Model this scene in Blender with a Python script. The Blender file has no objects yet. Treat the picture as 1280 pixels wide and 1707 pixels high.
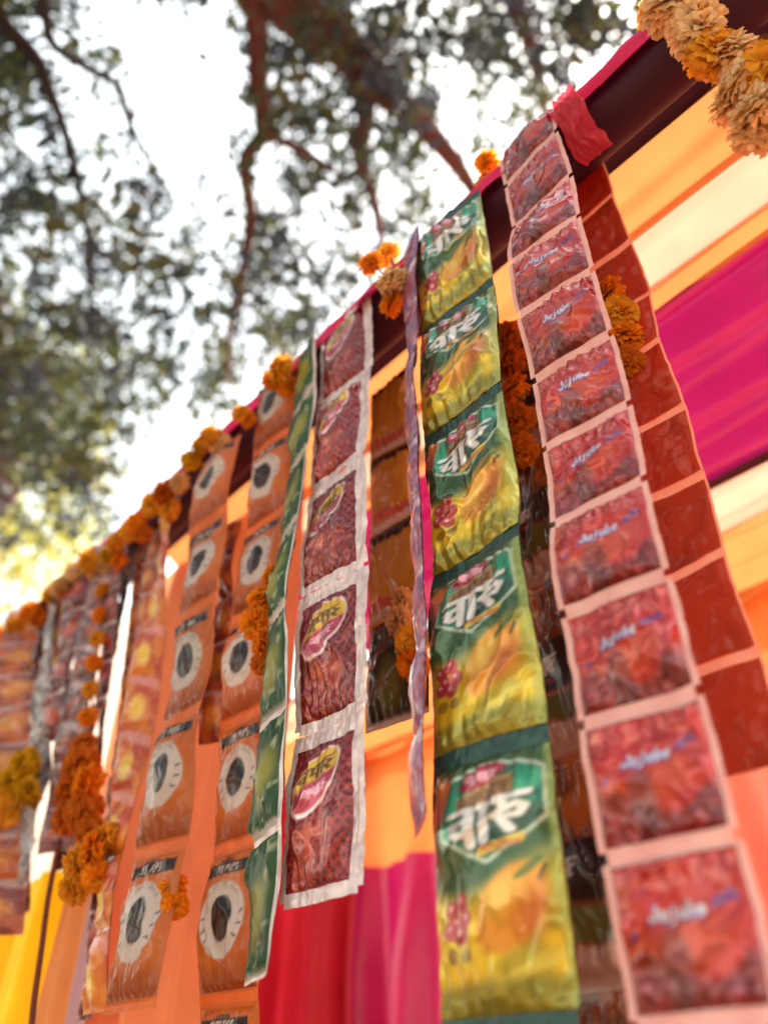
import bpy, math, random
import numpy as np
random.seed(7); RNG = np.random.default_rng(7)
R = math.radians
scene = bpy.context.scene
col = scene.collection

# ------------------------------------------------------------------ camera
CAM = np.array([0.0, 0.0, 1.45]); FPX = 1328.0
_p, _r, _a = R(37.8), R(0.8), R(49.0)
FW = np.array([-math.sin(_a)*math.cos(_p), math.cos(_a)*math.cos(_p), math.sin(_p)])
_rt = np.array([math.cos(_a), math.sin(_a), 0.0]); _up = np.cross(_rt, FW)
RT = _rt*math.cos(_r) + _up*math.sin(_r); UP = -_rt*math.sin(_r) + _up*math.cos(_r)
from mathutils import Matrix, Vector
cd = bpy.data.cameras.new('camera'); cam = bpy.data.objects.new('camera', cd); col.objects.link(cam)
m = Matrix(((RT[0], UP[0], -FW[0], CAM[0]), (RT[1], UP[1], -FW[1], CAM[1]), (RT[2], UP[2], -FW[2], CAM[2]), (0, 0, 0, 1)))
cam.matrix_world = m
cd.sensor_fit = 'VERTICAL'; cd.sensor_height = 36.0; cd.lens = FPX/1707.0*36.0
cd.clip_start = 0.02; cd.clip_end = 2000.0
cd.dof.use_dof = True; cd.dof.focus_distance = 0.74; cd.dof.aperture_fstop = 2.5
scene.camera = cam

# ------------------------------------------------------------------ world, sun, exposure
SUN_EL, SUN_AZ = 57.0, 22.0         # azimuth clockwise from +Y towards +X: behind the stall
w = bpy.data.worlds.new('World'); scene.world = w; w.use_nodes = True
nt = w.node_tree; nt.nodes.clear()
sky = nt.nodes.new('ShaderNodeTexSky'); sky.sky_type = 'NISHITA'; sky.sun_disc = False
sky.sun_elevation = R(SUN_EL); sky.sun_rotation = R(SUN_AZ)
sky.air_density = 3.5; sky.dust_density = 6.0; sky.ozone_density = 1.0
bg = nt.nodes.new('ShaderNodeBackground'); bg.inputs['Strength'].default_value = 0.15
out = nt.nodes.new('ShaderNodeOutputWorld')
hs = nt.nodes.new('ShaderNodeHueSaturation'); hs.inputs['Saturation'].default_value = 0.45      # thin white haze over the whole sky
nt.links.new(sky.outputs[0], hs.inputs['Color']); nt.links.new(hs.outputs[0], bg.inputs[0]); nt.links.new(bg.outputs[0], out.inputs[0])
sd = bpy.data.lights.new('sun', 'SUN'); sd.energy = 4.0; sd.angle = R(0.53); sd.color = (1.0, 0.93, 0.82)
sun = bpy.data.objects.new('sun', sd); col.objects.link(sun)
sdir = Vector((math.sin(R(SUN_AZ))*math.cos(R(SUN_EL)), math.cos(R(SUN_AZ))*math.cos(R(SUN_EL)), math.sin(R(SUN_EL))))
sun.rotation_euler = sdir.to_track_quat('Z', 'Y').to_euler(); sun.location = sdir*30
scene.view_settings.view_transform = 'Standard'; scene.view_settings.look = 'None'
scene.view_settings.gamma = 1.0; scene.view_settings.use_curve_mapping = False
scene.view_settings.exposure = 1.95

# ------------------------------------------------------------------ helpers
def ray(px, py): return FW + RT*(px-640)/FPX - UP*(py-853.5)/FPX
def at(px, py, Y):                       # point of the scene at depth Y behind the camera's own wall-parallel plane
    d = ray(px, py); return CAM + d*(Y-CAM[1])/d[1]
def far(px, py, dist):
    d = ray(px, py); return CAM + d/np.linalg.norm(d)*dist
def S(r, g, b):                          # sRGB 0-255 -> linear
    c = np.array([r, g, b])/255.0
    return np.where(c <= 0.04045, c/12.92, ((c+0.055)/1.055)**2.4)
def tag(o, label=None, cat=None, group=None, kind=None):
    if label: o['label'] = label
    if cat: o['category'] = cat
    if group: o['group'] = group
    if kind: o['kind'] = kind
    return o
def empty(name, loc, label=None, cat=None, group=None):
    o = bpy.data.objects.new(name, None); o.location = tuple(float(c) for c in loc); o.empty_display_size = 0.03
    col.objects.link(o); tag(o, label, cat, group); return o
def mesh(name, V, F, mat, parent=None, cols=None, smooth=True, origin=None, mats=None, midx=None):
    """V (n,3) world coordinates; F (m,3) or (m,4) array of indices."""
    V = np.asarray(V, float); F = np.asarray(F, np.int32)
    used, inv = np.unique(F.ravel(), return_inverse=True)
    F = inv.reshape(F.shape); V = V[used]
    if origin is None: origin = np.array(parent_world(parent)) if parent is not None else np.zeros(3)
    V = V - np.asarray(origin)
    me = bpy.data.meshes.new(name)
    me.vertices.add(len(V)); me.vertices.foreach_set('co', V.astype(np.float32).ravel())
    k = F.shape[1]; me.loops.add(F.size); me.loops.foreach_set('vertex_index', F.ravel().astype(np.int32))
    me.polygons.add(len(F)); me.polygons.foreach_set('loop_start', np.arange(0, F.size, k, dtype=np.int32))
    me.polygons.foreach_set('use_smooth', np.full(len(F), smooth, dtype=bool))
    me.update(calc_edges=True); me.validate()
    if cols is not None:
        cols = np.asarray(cols)[used]
        a = me.color_attributes.new('print', 'FLOAT_COLOR', 'POINT')
        a.data.foreach_set('color', np.concatenate([cols, np.ones((len(cols), 1))], 1).astype(np.float32).ravel())
    me.materials.append(mat)
    o = bpy.data.objects.new(name, me); col.objects.link(o)
    if parent is not None:
        o.parent = parent
    else:
        o.location = tuple(float(c) for c in origin)
    return o
def parent_world(p):
    v = np.zeros(3)
    while p is not None:
        v += np.array(p.location); p = p.parent
    return v
def grid_faces(nu, nv):
    i, j = np.meshgrid(np.arange(nu), np.arange(nv), indexing='ij')
    a = (i*(nv+1)+j).ravel()
    return np.stack([a, a+nv+1, a+nv+2, a+1], 1)

# numpy value noise
_T = np.random.default_rng(3).random((256, 256))
def vn(x, y, seed=0):
    x = np.asarray(x, float)+seed*17.31; y = np.asarray(y, float)+seed*7.77
    xi = np.floor(x).astype(int); yi = np.floor(y).astype(int); fx = x-xi; fy = y-yi
    fx = fx*fx*(3-2*fx); fy = fy*fy*(3-2*fy)
    g = lambda a, b: _T[a & 255, b & 255]
    return (g(xi, yi)*(1-fx)+g(xi+1, yi)*fx)*(1-fy)+(g(xi, yi+1)*(1-fx)+g(xi+1, yi+1)*fx)*fy
def fbm(x, y, seed=0, o=3):
    s = 0; a = .5
    for k in range(o): s = s+a*vn(x*2**k, y*2**k, seed+k*5); a *= .5
    return s/(1-.5**o)
def ss(a, b, x):
    t = np.clip((x-a)/(b-a), 0, 1); return t*t*(3-2*t)
def mixc(c, d, k):
    k = np.clip(k, 0, 1)[:, None]; return c*(1-k)+np.asarray(d)*k

# ------------------------------------------------------------------ materials
def nodes(name):
    mt = bpy.data.materials.new(name); mt.use_nodes = True; n = mt.node_tree; n.nodes.clear()
    o = n.nodes.new('ShaderNodeOutputMaterial'); return mt, n, o
def bump(n, scale, strength, dist=0.001, detail=3.0, coord='Object'):
    tc = n.nodes.new('ShaderNodeTexCoord'); nz = n.nodes.new('ShaderNodeTexNoise'); b = n.nodes.new('ShaderNodeBump')
    nz.inputs['Scale'].default_value = scale; nz.inputs['Detail'].default_value = detail
    n.links.new(tc.outputs[coord], nz.inputs['Vector']); n.links.new(nz.outputs['Fac'], b.inputs['Height'])
    b.inputs['Strength'].default_value = strength; b.inputs['Distance'].default_value = dist
    return b
def printed(name, rough=.3, metal=0., trans=0., spec=.5, bscale=90., bstr=.35, crinkle=0., coat=.75):
    mt, n, o = nodes(name)
    a = n.nodes.new('ShaderNodeVertexColor'); a.layer_name = 'print'
    p = n.nodes.new('ShaderNodeBsdfPrincipled'); p.inputs['Roughness'].default_value = rough
    p.inputs['Metallic'].default_value = metal; p.inputs['Specular IOR Level'].default_value = spec
    n.links.new(a.outputs[0], p.inputs['Base Color'])
    if crinkle: p.inputs['Coat Weight'].default_value = coat; p.inputs['Coat Roughness'].default_value = .05; p.inputs['Coat IOR'].default_value = 1.45
    b = bump(n, bscale, bstr)
    if crinkle:
        n.links.new(b.outputs[0], p.inputs['Coat Normal'])
        tc = n.nodes.new('ShaderNodeTexCoord'); nz = n.nodes.new('ShaderNodeTexNoise'); nz.noise_type = 'RIDGED_MULTIFRACTAL'
        nz.inputs['Scale'].default_value = 16.; nz.inputs['Detail'].default_value = 2.; nz.inputs['Distortion'].default_value = .6
        b2 = n.nodes.new('ShaderNodeBump'); b2.inputs['Strength'].default_value = crinkle; b2.inputs['Distance'].default_value = .0016
        n.links.new(tc.outputs['Object'], nz.inputs['Vector']); n.links.new(nz.outputs['Fac'], b2.inputs['Height'])
        n.links.new(b.outputs[0], b2.inputs['Normal']); b = b2; n.links.new(b.outputs[0], p.inputs['Coat Normal'])
    n.links.new(b.outputs[0], p.inputs['Normal'])
    if trans > 0:
        t = n.nodes.new('ShaderNodeBsdfTranslucent'); n.links.new(a.outputs[0], t.inputs[0])
        mx = n.nodes.new('ShaderNodeMixShader'); mx.inputs[0].default_value = trans
        n.links.new(p.outputs[0], mx.inputs[1]); n.links.new(t.outputs[0], mx.inputs[2]); n.links.new(mx.outputs[0], o.inputs[0])
    else: n.links.new(p.outputs[0], o.inputs[0])
    return mt
def solid(name, c, rough=.6, metal=0., trans=0., c2=None, nscale=30., spec=.4, bscale=60., bstr=.3, bdist=.001):
    mt, n, o = nodes(name)
    p = n.nodes.new('ShaderNodeBsdfPrincipled'); p.inputs['Roughness'].default_value = rough
    p.inputs['Metallic'].default_value = metal; p.inputs['Specular IOR Level'].default_value = spec
    tc = n.nodes.new('ShaderNodeTexCoord'); nz = n.nodes.new('ShaderNodeTexNoise'); nz.inputs['Scale'].default_value = nscale
    nz.inputs['Detail'].default_value = 4.0
    n.links.new(tc.outputs['Object'], nz.inputs['Vector'])
    rp = n.nodes.new('ShaderNodeValToRGB'); rp.color_ramp.elements[0].position = .3; rp.color_ramp.elements[1].position = .7
    c2 = c if c2 is None else c2
    rp.color_ramp.elements[0].color = (*[float(v) for v in c2], 1); rp.color_ramp.elements[1].color = (*[float(v) for v in c], 1)
    n.links.new(nz.outputs['Fac'], rp.inputs[0]); n.links.new(rp.outputs[0], p.inputs['Base Color'])
    b = bump(n, bscale, bstr, bdist); n.links.new(b.outputs[0], p.inputs['Normal'])
    if trans > 0:
        t = n.nodes.new('ShaderNodeBsdfTranslucent'); n.links.new(rp.outputs[0], t.inputs[0])
        mx = n.nodes.new('ShaderNodeMixShader'); mx.inputs[0].default_value = trans
        n.links.new(p.outputs[0], mx.inputs[1]); n.links.new(t.outputs[0], mx.inputs[2]); n.links.new(mx.outputs[0], o.inputs[0])
    else: n.links.new(p.outputs[0], o.inputs[0])
    return mt
def cloth(name, c, trans=.5, spec=.25, rough=.55):
    return solid(name, c, rough=rough, trans=trans, c2=np.asarray(c)*.86, nscale=14., spec=spec, bscale=700., bstr=.12, bdist=.0006)

M = {}
M['print'] = printed('printed_film', rough=.3, spec=.3, bstr=.12, crinkle=.45)
M['print_foil'] = printed('printed_foil', rough=.2, metal=.42, spec=.6, bstr=.12, crinkle=.6, coat=.6)
M['print_red'] = printed('printed_red_film', rough=.2, metal=.36, spec=.6, bstr=.12, crinkle=.6, coat=.8)
M['print_thin'] = printed('thin_film', rough=.3, trans=.36, spec=.3, bstr=.12, crinkle=.45)
M['print_back'] = printed('backlit_film', rough=.3, trans=.55, spec=.3, bstr=.12, crinkle=.45)
M['print_matte'] = printed('dull_film', rough=.45, spec=.2, bstr=.12, crinkle=.3, coat=.15)
M['foil'] = solid('silver_foil', S(240, 226, 228), rough=.34, metal=.35, c2=S(206, 188, 194), nscale=60, bscale=110, bstr=.9, bdist=.0015)
M['pinkseal'] = solid('pale_pink_film', S(250, 216, 214), rough=.35, trans=.3, c2=S(236, 188, 190), nscale=50, bscale=160, bstr=.5)
M['redseal'] = solid('red_film', S(252, 206, 186), rough=.35, trans=.4, c2=S(246, 184, 164), nscale=50, bscale=160, bstr=.5)
M['greenseal'] = solid('dark_green_film', S(52, 88, 78), rough=.25, metal=.3, c2=S(40, 68, 70), nscale=40, bscale=130, bstr=.5)
M['orangeseal'] = solid('orange_brown_film', S(224, 122, 52), rough=.4, trans=.3, c2=S(204, 102, 44), nscale=40, bscale=130, bstr=.5)
M['pinkcloth'] = cloth('hot_pink_cloth', S(230, 44, 108), .16)
M['plum'] = cloth('dark_plum_cloth', S(66, 22, 44), .04)
M['orange'] = cloth('orange_cloth', S(242, 158, 92), .18)
M['cream'] = cloth('cream_cloth', S(242, 212, 184), .14)
M['magenta'] = cloth('magenta_cloth', S(186, 22, 108), .085, rough=.3, spec=.9)
M['peach'] = cloth('peach_cloth', S(252, 176, 126), .34)
M['salmon'] = cloth('salmon_cloth', S(240, 134, 116), .2)
M['red'] = cloth('crimson_cloth', S(186, 22, 54), .13)
M['yellow'] = cloth('yellow_cloth', S(246, 190, 16), .24)
M['white'] = cloth('white_cloth', S(250, 240, 226), .4)
M['lilac'] = cloth('pale_lilac_cloth', S(214, 172, 186), .17)
M['soil'] = solid('dry_soil', S(122, 100, 78), rough=.95, c2=S(98, 80, 62), nscale=3, bscale=25, bstr=.6, bdist=.02)
M['bamboo'] = solid('bamboo', S(150, 112, 70), rough=.6, c2=S(120, 86, 52), nscale=9)
M['bark'] = solid('bark', S(112, 66, 62), rough=.9, c2=S(80, 48, 48), nscale=7, bscale=22, bstr=1., bdist=.03)
M['twig'] = solid('dark_twig', S(48, 42, 46), rough=.9, c2=S(34, 30, 34), nscale=12)
M['cord'] = solid('brown_cord', S(120, 62, 44), rough=.8, c2=S(90, 44, 34), nscale=120)
M['petal'] = printed('marigold_petal', rough=.7, trans=.6, spec=.15, bscale=200, bstr=.2)
M['leaf'] = printed('leaf', rough=.5, trans=.25, spec=.2, bscale=40, bstr=.1)

# ------------------------------------------------------------------ ground
gx = np.array([[-900, -900, 0], [900, -900, 0], [900, 900, 0], [-900, 900, 0]], float)
tag(mesh('ground', gx, [[0, 1, 2, 3]], M['soil'], smooth=False), kind='structure')

# ------------------------------------------------------------------ tubes
def tube(pts, rad, n=8):
    pts = np.asarray(pts, float); rad = np.broadcast_to(np.asarray(rad, float), (len(pts),))
    T = np.gradient(pts, axis=0); T /= np.linalg.norm(T, axis=1)[:, None]+1e-9
    ref = np.array([0.31, 0.2, 0.93]); A = np.cross(T, ref); A /= np.linalg.norm(A, axis=1)[:, None]+1e-9; B = np.cross(T, A)
    th = np.linspace(0, 2*math.pi, n, endpoint=False)
    V = (pts[:, None, :] + rad[:, None, None]*(np.cos(th)[None, :, None]*A[:, None, :]+np.sin(th)[None, :, None]*B[:, None, :])).reshape(-1, 3)
    i, j = np.meshgrid(np.arange(len(pts)-1), np.arange(n), indexing='ij'); j2 = (j+1) % n
    F = np.stack([i*n+j, i*n+j2, (i+1)*n+j2, (i+1)*n+j], -1).reshape(-1, 4)
    return V, F
def smooth_path(pts, k=8):
    pts = np.asarray(pts, float); n = len(pts); t = np.arange(n); tt = np.linspace(0, n-1, (n-1)*k+1)
    m_ = np.gradient(pts, axis=0); i = np.minimum(tt.astype(int), n-2); f = (tt-i)[:, None]
    h00 = 2*f**3-3*f**2+1; h10 = f**3-2*f**2+f; h01 = -2*f**3+3*f**2; h11 = f**3-f**2
    return h00*pts[i]+h10*m_[i]+h01*pts[i+1]+h11*m_[i+1]

# ------------------------------------------------------------------ the beam
BY, BZ, BR = 0.466, 2.345, 0.035
def beam():
    e = empty('beam', (-0.9, BY, BZ-BR), 'long dark beam with hot pink cloth over its upper edge, carrying all the sachet strips', 'beam')
    n = 260; x = np.linspace(-3.4, 1.3, n)
    wob = .004*np.sin(x*9)+.006*(fbm(x*3, x*0, 4)-.5)
    V, F = tube(np.stack([x, np.full(n, BY), BZ+wob*.5], 1), BR+wob*.4, 20)
    mesh('core', V, F, M['plum'], e)
    th = np.linspace(R(20), R(196), 26)      # from the back over the top to the front
    X, TH = np.meshgrid(np.linspace(-3.4, 1.3, 420), th, indexing='ij')
    rr = BR+.005+.004*fbm(X*14, TH*2.2+X*6, 9)+.003*np.sin(TH*9+X*24+3*fbm(X*4, TH, 2))
    edge = (TH-R(150))/R(46); rr = rr+np.clip(edge, 0, 1)*.012*fbm(X*24, TH*0, 5)
    TH2 = TH+np.where(TH > R(160), .5*(fbm(X*6, TH*0, 11)-.5)+.12*(fbm(X*40, TH*0, 12)-.5), 0)
    V = np.stack([X, BY+rr*np.cos(TH2), BZ+rr*np.sin(TH2)], -1).reshape(-1, 3)
    mesh('cloth_wrap', V, grid_faces(419, 25), M['pinkcloth'], e)
beam()
def post(x, y, top, label):
    e = empty('support_post', (x, y, 0), label, 'post')
    z = np.linspace(-.2, top, 40); rad = .03+.004*(np.abs((z*3) % 1-.5) > .46)
    V, F = tube(np.stack([x+.01*np.sin(z*2), np.full(40, y), z], 1), rad, 14); mesh('pole', V, F, M['bamboo'], e)
    V, F = tube(smooth_path([(x+.036*math.cos(a), y+.036*math.sin(a), top-.06+.004*a) for a in np.linspace(0, 14, 40)], 2), .004, 6)
    mesh('lashing', V, F, M['cord'], e)
post(1.28, .53, 2.42, 'bamboo post under the near end of the beam'); post(-3.38, .53, 2.42, 'bamboo post under the far end of the beam')
post(1.28, 1.68, 2.6, 'bamboo post behind the back curtains at the near end'); post(-3.45, 1.68, 2.6, 'bamboo post behind the back curtains at the far end')

# ------------------------------------------------------------------ canopy and curtains
def sheet(name, parent, fn, u0, u1, v0, v1, nu, nv, mat, thick=.0016):
    U, V_ = np.meshgrid(np.linspace(u0, u1, nu+1), np.linspace(v0, v1, nv+1), indexing='ij')
    P = fn(U.ravel(), V_.ravel()); 
    o = mesh(name, P, grid_faces(nu, nv), mat, parent)
    return o
can = empty('canopy_cloth', (-.9, .5, 2.37), 'striped plum, orange, cream and magenta cloth ceiling gathered in pleats behind the beam', 'canopy')
def ceil_fn(seed, amp):
    def f(x, y):
        z = 2.37+.05*np.clip(y-.5, 0, 2)-.05*np.sin(np.clip((y-.5)/1.1, 0, 1)*math.pi)
        pl = np.sin(y*95+4*fbm(x*.9, y*1.2, seed)+x*1.7)*.5+np.sin(y*47+x*2.3+6*fbm(x*.6, y, seed+3))*.8
        return np.stack([x, y+.002*np.sin(x*7), z+.0015*(seed % 3)+amp*pl+.02*(fbm(x*1.3, y*3, seed+9)-.5)], 1)
    return f
for nm, y0, y1, x0, mat, amp in [('plum', .47, .540, -3.3, 'plum', .003), ('orange', .534, .632, -1.32, 'orange', .013), ('cream', .622, .71, -1.32, 'cream', .012),
                             ('orange', .698, .742, -1.32, 'orange', .004), ('magenta', .735, 1.128, -1.32, 'magenta', .019), ('plum', 1.118, 1.148, -2.9, 'plum', .003),  # narrow plum strip past the magenta stands in for a dark, shaded gap
                             ('cream', 1.142, 1.32, -2.9, 'cream', .012), ('orange', 1.312, 1.75, -3.3, 'orange', .02)]:
    o = sheet('fabric_band', can, ceil_fn(int(y0*100), amp), x0, 1.28, y0, y1, 260, max(6, int((y1-y0)*160)), M[mat])
    o['label'] = {'plum': 'dark plum', 'orange': 'orange', 'cream': 'cream', 'magenta': 'magenta'}[mat]+' band of the cloth ceiling'

def curtain(label, x0, x1, y, bands, folds=9., amp=.018, seed=1, top=2.40, name='curtain'):
    e = empty(name, ((x0+x1)/2, y, bands[-1][1]), label, 'curtain')
    def f(x, z):
        d = np.clip((top-z)/.5, .25, 1.2)
        ph = x*folds*2*math.pi+3.2*fbm(x*2.1, z*.7, seed)
        return np.stack([x+.012*np.sin(z*5+x*9), y+amp*d*(np.sin(ph)+.45*np.sin(ph*2.3+z*1.2))+.03*(fbm(x*1.5, z*1.1, seed+4)-.5), z], 1)
    for (z1, z0, mat) in bands:
        o = sheet('fabric_band', e, f, x0, x1, z0, z1, max(30, int((x1-x0)*folds*16)), max(8, int((z1-z0)*26)), M[mat])
        if len(bands) > 1: o['label'] = mat+' band of the curtain'
    return e
B = lambda *a: list(a)
# back wall, left to right
curtain('crimson back curtain in soft vertical folds below the silver and red sachets', -2.46, -1.945, 1.62, [(2.43, .5, 'red')], 6, .034, 3)
curtain('narrow hot pink back curtain left of the crimson one', -2.78, -2.365, 1.65, [(2.43, .5, 'pinkcloth')], 6, .02, 5)
curtain('salmon back curtain at lower right, behind the red strips', -1.32, 1.25, 1.66, [(2.43, 2.085, 'orange'), (2.085, .5, 'salmon')], 4.5, .04, 8)
curtain('orange over magenta back curtain behind the green sachet strip', -2.2, -1.2, 1.685, [(2.43, 2.085, 'orange'), (2.085, .5, 'magenta')], 4.2, .038, 7)
curtain('orange back curtain at the far end of the stall', -3.4, -2.625, 1.69, [(2.43, .5, 'orange')], 5, .02, 9)
# front curtain behind the far strips
curtain('peach curtain hanging behind the two strips of eye sachets', -1.40, -.855, .575, [(2.36, .6, 'peach')], 6.5, .016, 13)
curtain('narrow red curtain fold beside the peach curtain at the far side', -1.455, -1.405, .57, [(2.36, 2.16, 'red'), (2.16, .6, 'peach')], 9, .010, 15)
curtain('sunlit white curtain with a yellow lower half at far left', -2.15, -1.47, .60, [(2.36, 1.83, 'white'), (1.83, .6, 'yellow')], 5, .018, 17)
curtain('pale lilac curtain at lower left', -1.25, -1.17, .53, [(1.76, .6, 'lilac')], 9, .010, 19, top=1.9)
curtain('orange curtain between the yellow and lilac ones at lower left', -1.40, -1.255, .545, [(1.80, .6, 'orange')], 9, .012, 21, top=1.95)
rail = empty('back_rail', (-1, 1.66, 2.44), 'bamboo rail along the top of the back curtains', 'rail')
V, F = tube(np.stack([np.linspace(-3.5, 1.35, 60), np.full(60, 1.685), np.full(60, 2.475)], 1), .022, 12); mesh('pole', V, F, M['bamboo'], rail)

# ------------------------------------------------------------------ printed artwork (numpy painters: u left-right, v bottom-top)
def seg(u, v, pts, wd, soft=.4):
    d = np.full(u.shape, 9.0)
    pts = np.asarray(pts, float)
    for (ax, ay), (bx, by) in zip(pts[:-1], pts[1:]):
        dx, dy = bx-ax, by-ay; L = dx*dx+dy*dy+1e-12
        t = np.clip(((u-ax)*dx+(v-ay)*dy)/L, 0, 1)
        d = np.minimum(d, np.hypot(u-ax-t*dx, v-ay-t*dy))
    return 1-ss(wd*(1-soft), wd*(1+soft), d)
def ell(u, v, cx, cy, rx, ry, ang=0., soft=.12):
    c, s = math.cos(ang), math.sin(ang); x = (u-cx)*c+(v-cy)*s; y = -(u-cx)*s+(v-cy)*c
    return 1-ss(1-soft, 1+soft, np.hypot(x/rx, y/ry))
def arc(cx, cy, rx, ry, a0, a1, n=10): return [(cx+rx*math.cos(R(a)), cy+ry*math.sin(R(a))) for a in np.linspace(a0, a1, n)]
GL = {  # stroke glyphs in a box 0.62 wide, x-height 0.6, cap height 1
 'J': [[(.45, 1), (.45, .25)]+arc(.25, .25, .2, .22, 0, -180, 7)],
 'j': [[(.3, .62), (.3, -.1)]+arc(.12, -.1, .18, .18, 0, -120, 5), [(.3, .86), (.31, .9)]],
 'u': [[(.08, .62), (.08, .25)]+arc(.27, .24, .19, .22, 180, 360, 7)+[(.46, .62)], [(.46, .62), (.46, .02)]],
 'b': [[(.08, 1), (.08, .05)], arc(.27, .3, .2, .29, 180, -180, 14)],
 'e': [[(.07, .32), (.46, .36)]+arc(.27, .31, .2, .3, 10, 320, 12)],
 'E': [[(.5, 1), (.08, 1), (.08, 0), (.5, 0)], [(.08, .52), (.42, .52)]],
 'Y': [[(.03, 1), (.27, .5), (.52, 1)], [(.27, .5), (.27, 0)]],
 'P': [[(.08, 0), (.08, 1)]+arc(.27, .75, .24, .25, 90, -90, 8)+[(.08, .5)]],
 'O': [arc(.28, .5, .24, .5, 0, 360, 14)],
 'S': [arc(.28, .75, .2, .24, 40, 250, 8)+arc(.28, .25, .21, .25, 80, -140, 8)],
 'I': [[(.25, 0), (.25, 1)]], 'T': [[(.02, 1), (.52, 1)], [(.27, 1), (.27, 0)]], 'L': [[(.08, 1), (.08, 0), (.48, 0)]],
 'A': [[(.02, 0), (.27, 1), (.52, 0)], [(.12, .4), (.42, .4)]], 'N': [[(.06, 0), (.06, 1), (.48, 0), (.48, 1)]], ' ': []}
def text(u, v, s, cx, cy, h, asp, slant=0., wd=.09, rise=0.):
    """h = cap height in v; asp = sachet width/height"""
    n = len(s); adv = .66; W_ = n*adv
    x = (u-cx)*asp/h; y = (v-cy)/h-rise*x
    x = x-slant*y+W_/2; y = y+.5
    k = np.zeros(u.shape)
    near = (x > -.5) & (x < W_+.5) & (y > -.6) & (y < 1.4)
    if near.any():
        xs, ys = x[near], y[near]; kk = np.zeros(xs.shape)
        for i, ch in enumerate(s):
            for st in GL[ch]: kk = np.maximum(kk, seg(xs-i*adv, ys, st, wd))
        k[near] = kk
    return k
DEV = [[(0, .86), (1, .86)], [(.03, .6), (.28, .62)], [(.10, .6), (.06, .42), (.14, .32), (.28, .37)], [(.28, .86), (.28, .08)], [(.46, .86), (.46, .08)],
       [(.60, .86), (.72, .76), (.72, .62), (.60, .54), (.66, .50), (.78, .16)], [(.72, .60), (.86, .68), (.95, .58), (.88, .44), (.78, .46)]]
DEV2 = [[(0, .86), (1, .86)], [(.04, .5), (.16, .66), (.28, .5), (.16, .36), (.04, .5)], [(.28, .86), (.28, .1)], [(.42, .86), (.42, .42), (.56, .36)], [(.58, .86), (.58, .1)], [(.72, .86), (.72, .1)], [(.84, .7), (.94, .55), (.82, .42), (.9, .15)]]
def dev(u, v, G, cx, cy, w_, h_, wd, rise=0., slant=0.):
    x = (u-cx)/w_; y = (v-cy)/h_-rise*x; x = x-slant*y+.5; y = y+.5
    k = np.zeros(u.shape); near = (x > -.3) & (x < 1.3) & (y > -.3) & (y < 1.3)
    if near.any():
        kk = np.zeros(near.sum())
        for st in G: kk = np.maximum(kk, seg(x[near], y[near], st, wd))
        k[near] = kk
    return k
def cells(u, v, n, seed, asp=1.):
    x, y = u*n, v*n/asp; xi, yi = np.floor(x).astype(int), np.floor(y).astype(int); best = np.full(u.shape, 9.); idv = np.zeros(u.shape)
    for a in (-1, 0, 1):
        for b in (-1, 0, 1):
            cx = xi+a; cy = yi+b; jx = cx+_T[(cx+seed) & 255, (cy*3) & 255]; jy = cy+_T[(cx*5) & 255, (cy+seed*2) & 255]
            d = np.hypot(x-jx, y-jy); k = d < best; best = np.where(k, d, best); idv = np.where(k, _T[(cx*7+seed) & 255, (cy*11) & 255], idv)
    return best, idv

def p_red(u, v, sd_):
    U = (u-.06)/.88; V = (v-.12)/.86
    c = np.tile(S(212, 36, 28), (len(u), 1)); c = mixc(c, S(172, 28, 40), fbm(U*4, V*4, sd_))
    gh = ss(.72, .78, V)*(1-ss(.93, .97, V)); lt = np.zeros(len(u))
    for i in range(6):                        # a pale arched line of ghosted letters along the top
        x = .14+.145*i; yy = .80+.05*math.sin(math.pi*(i+.5)/6)
        lt = np.maximum(lt, seg(U, V, arc(x, yy, .05, .07, 30+60*(i % 3), 300, 6), .012))
        lt = np.maximum(lt, seg(U, V, [(x-.03, yy+.06), (x+.04, yy-.05)], .010))
    c = mixc(c, S(232, 150, 140), .35*lt*ss(.3, .5, fbm(U*6, V*6, sd_+2))); c = mixc(c, S(226, 120, 110), .35*gh*ss(.45, .6, fbm(U*9, V*14, 21)))
    o1 = ell(U, V, .60, .38, .26, .16, .3, .5); c = mixc(c, S(214, 82, 38), .6*o1)
    o2 = ell(U, V, .18, .32, .14, .16, 0, .5); c = mixc(c, S(222, 88, 40), .7*o2)
    heap = ss(.0, .10, .30+.13*np.sin(U*6.3+.6)+.12*(fbm(U*7, V*3, 31)-.5)-V)
    d, idv = cells(U, V, 9, 5)
    cc = np.where((idv < .45)[:, None], S(112, 26, 38), np.where((idv < .7)[:, None], S(150, 70, 84), S(78, 30, 46)))
    cc = cc*(1.25-.75*np.clip(d, 0, 1))[:, None]
    c = mixc(c, cc, heap*.72)
    pk = ell(U, V, .44, .24, .12, .26, 0, .35); c = mixc(c, mixc(np.tile(S(112, 72, 76), (len(u), 1)), S(72, 48, 52), fbm(U*8, V*9, 41)), .55*pk)
    fish = np.maximum(ell(U, V, .82, .64, .085, .035, .5), ell(U, V, .90, .67, .03, .05, .2)); c = mixc(c, S(112, 66, 134), .85*fish)
    c = mixc(c, S(112, 60, 130), .7*ell(U, V, .15, .46, .05, .035, .4))
    c = mixc(c, S(92, 84, 158), .8*text(U+.012, V+.018, 'Jujube', .52, .60, .10, 1.0, .12, .17, .04))
    c = mixc(c, S(216, 218, 240), .92*text(U, V, 'Jujube', .52, .60, .10, 1.0, .12, .10, .04))
    return c
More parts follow.
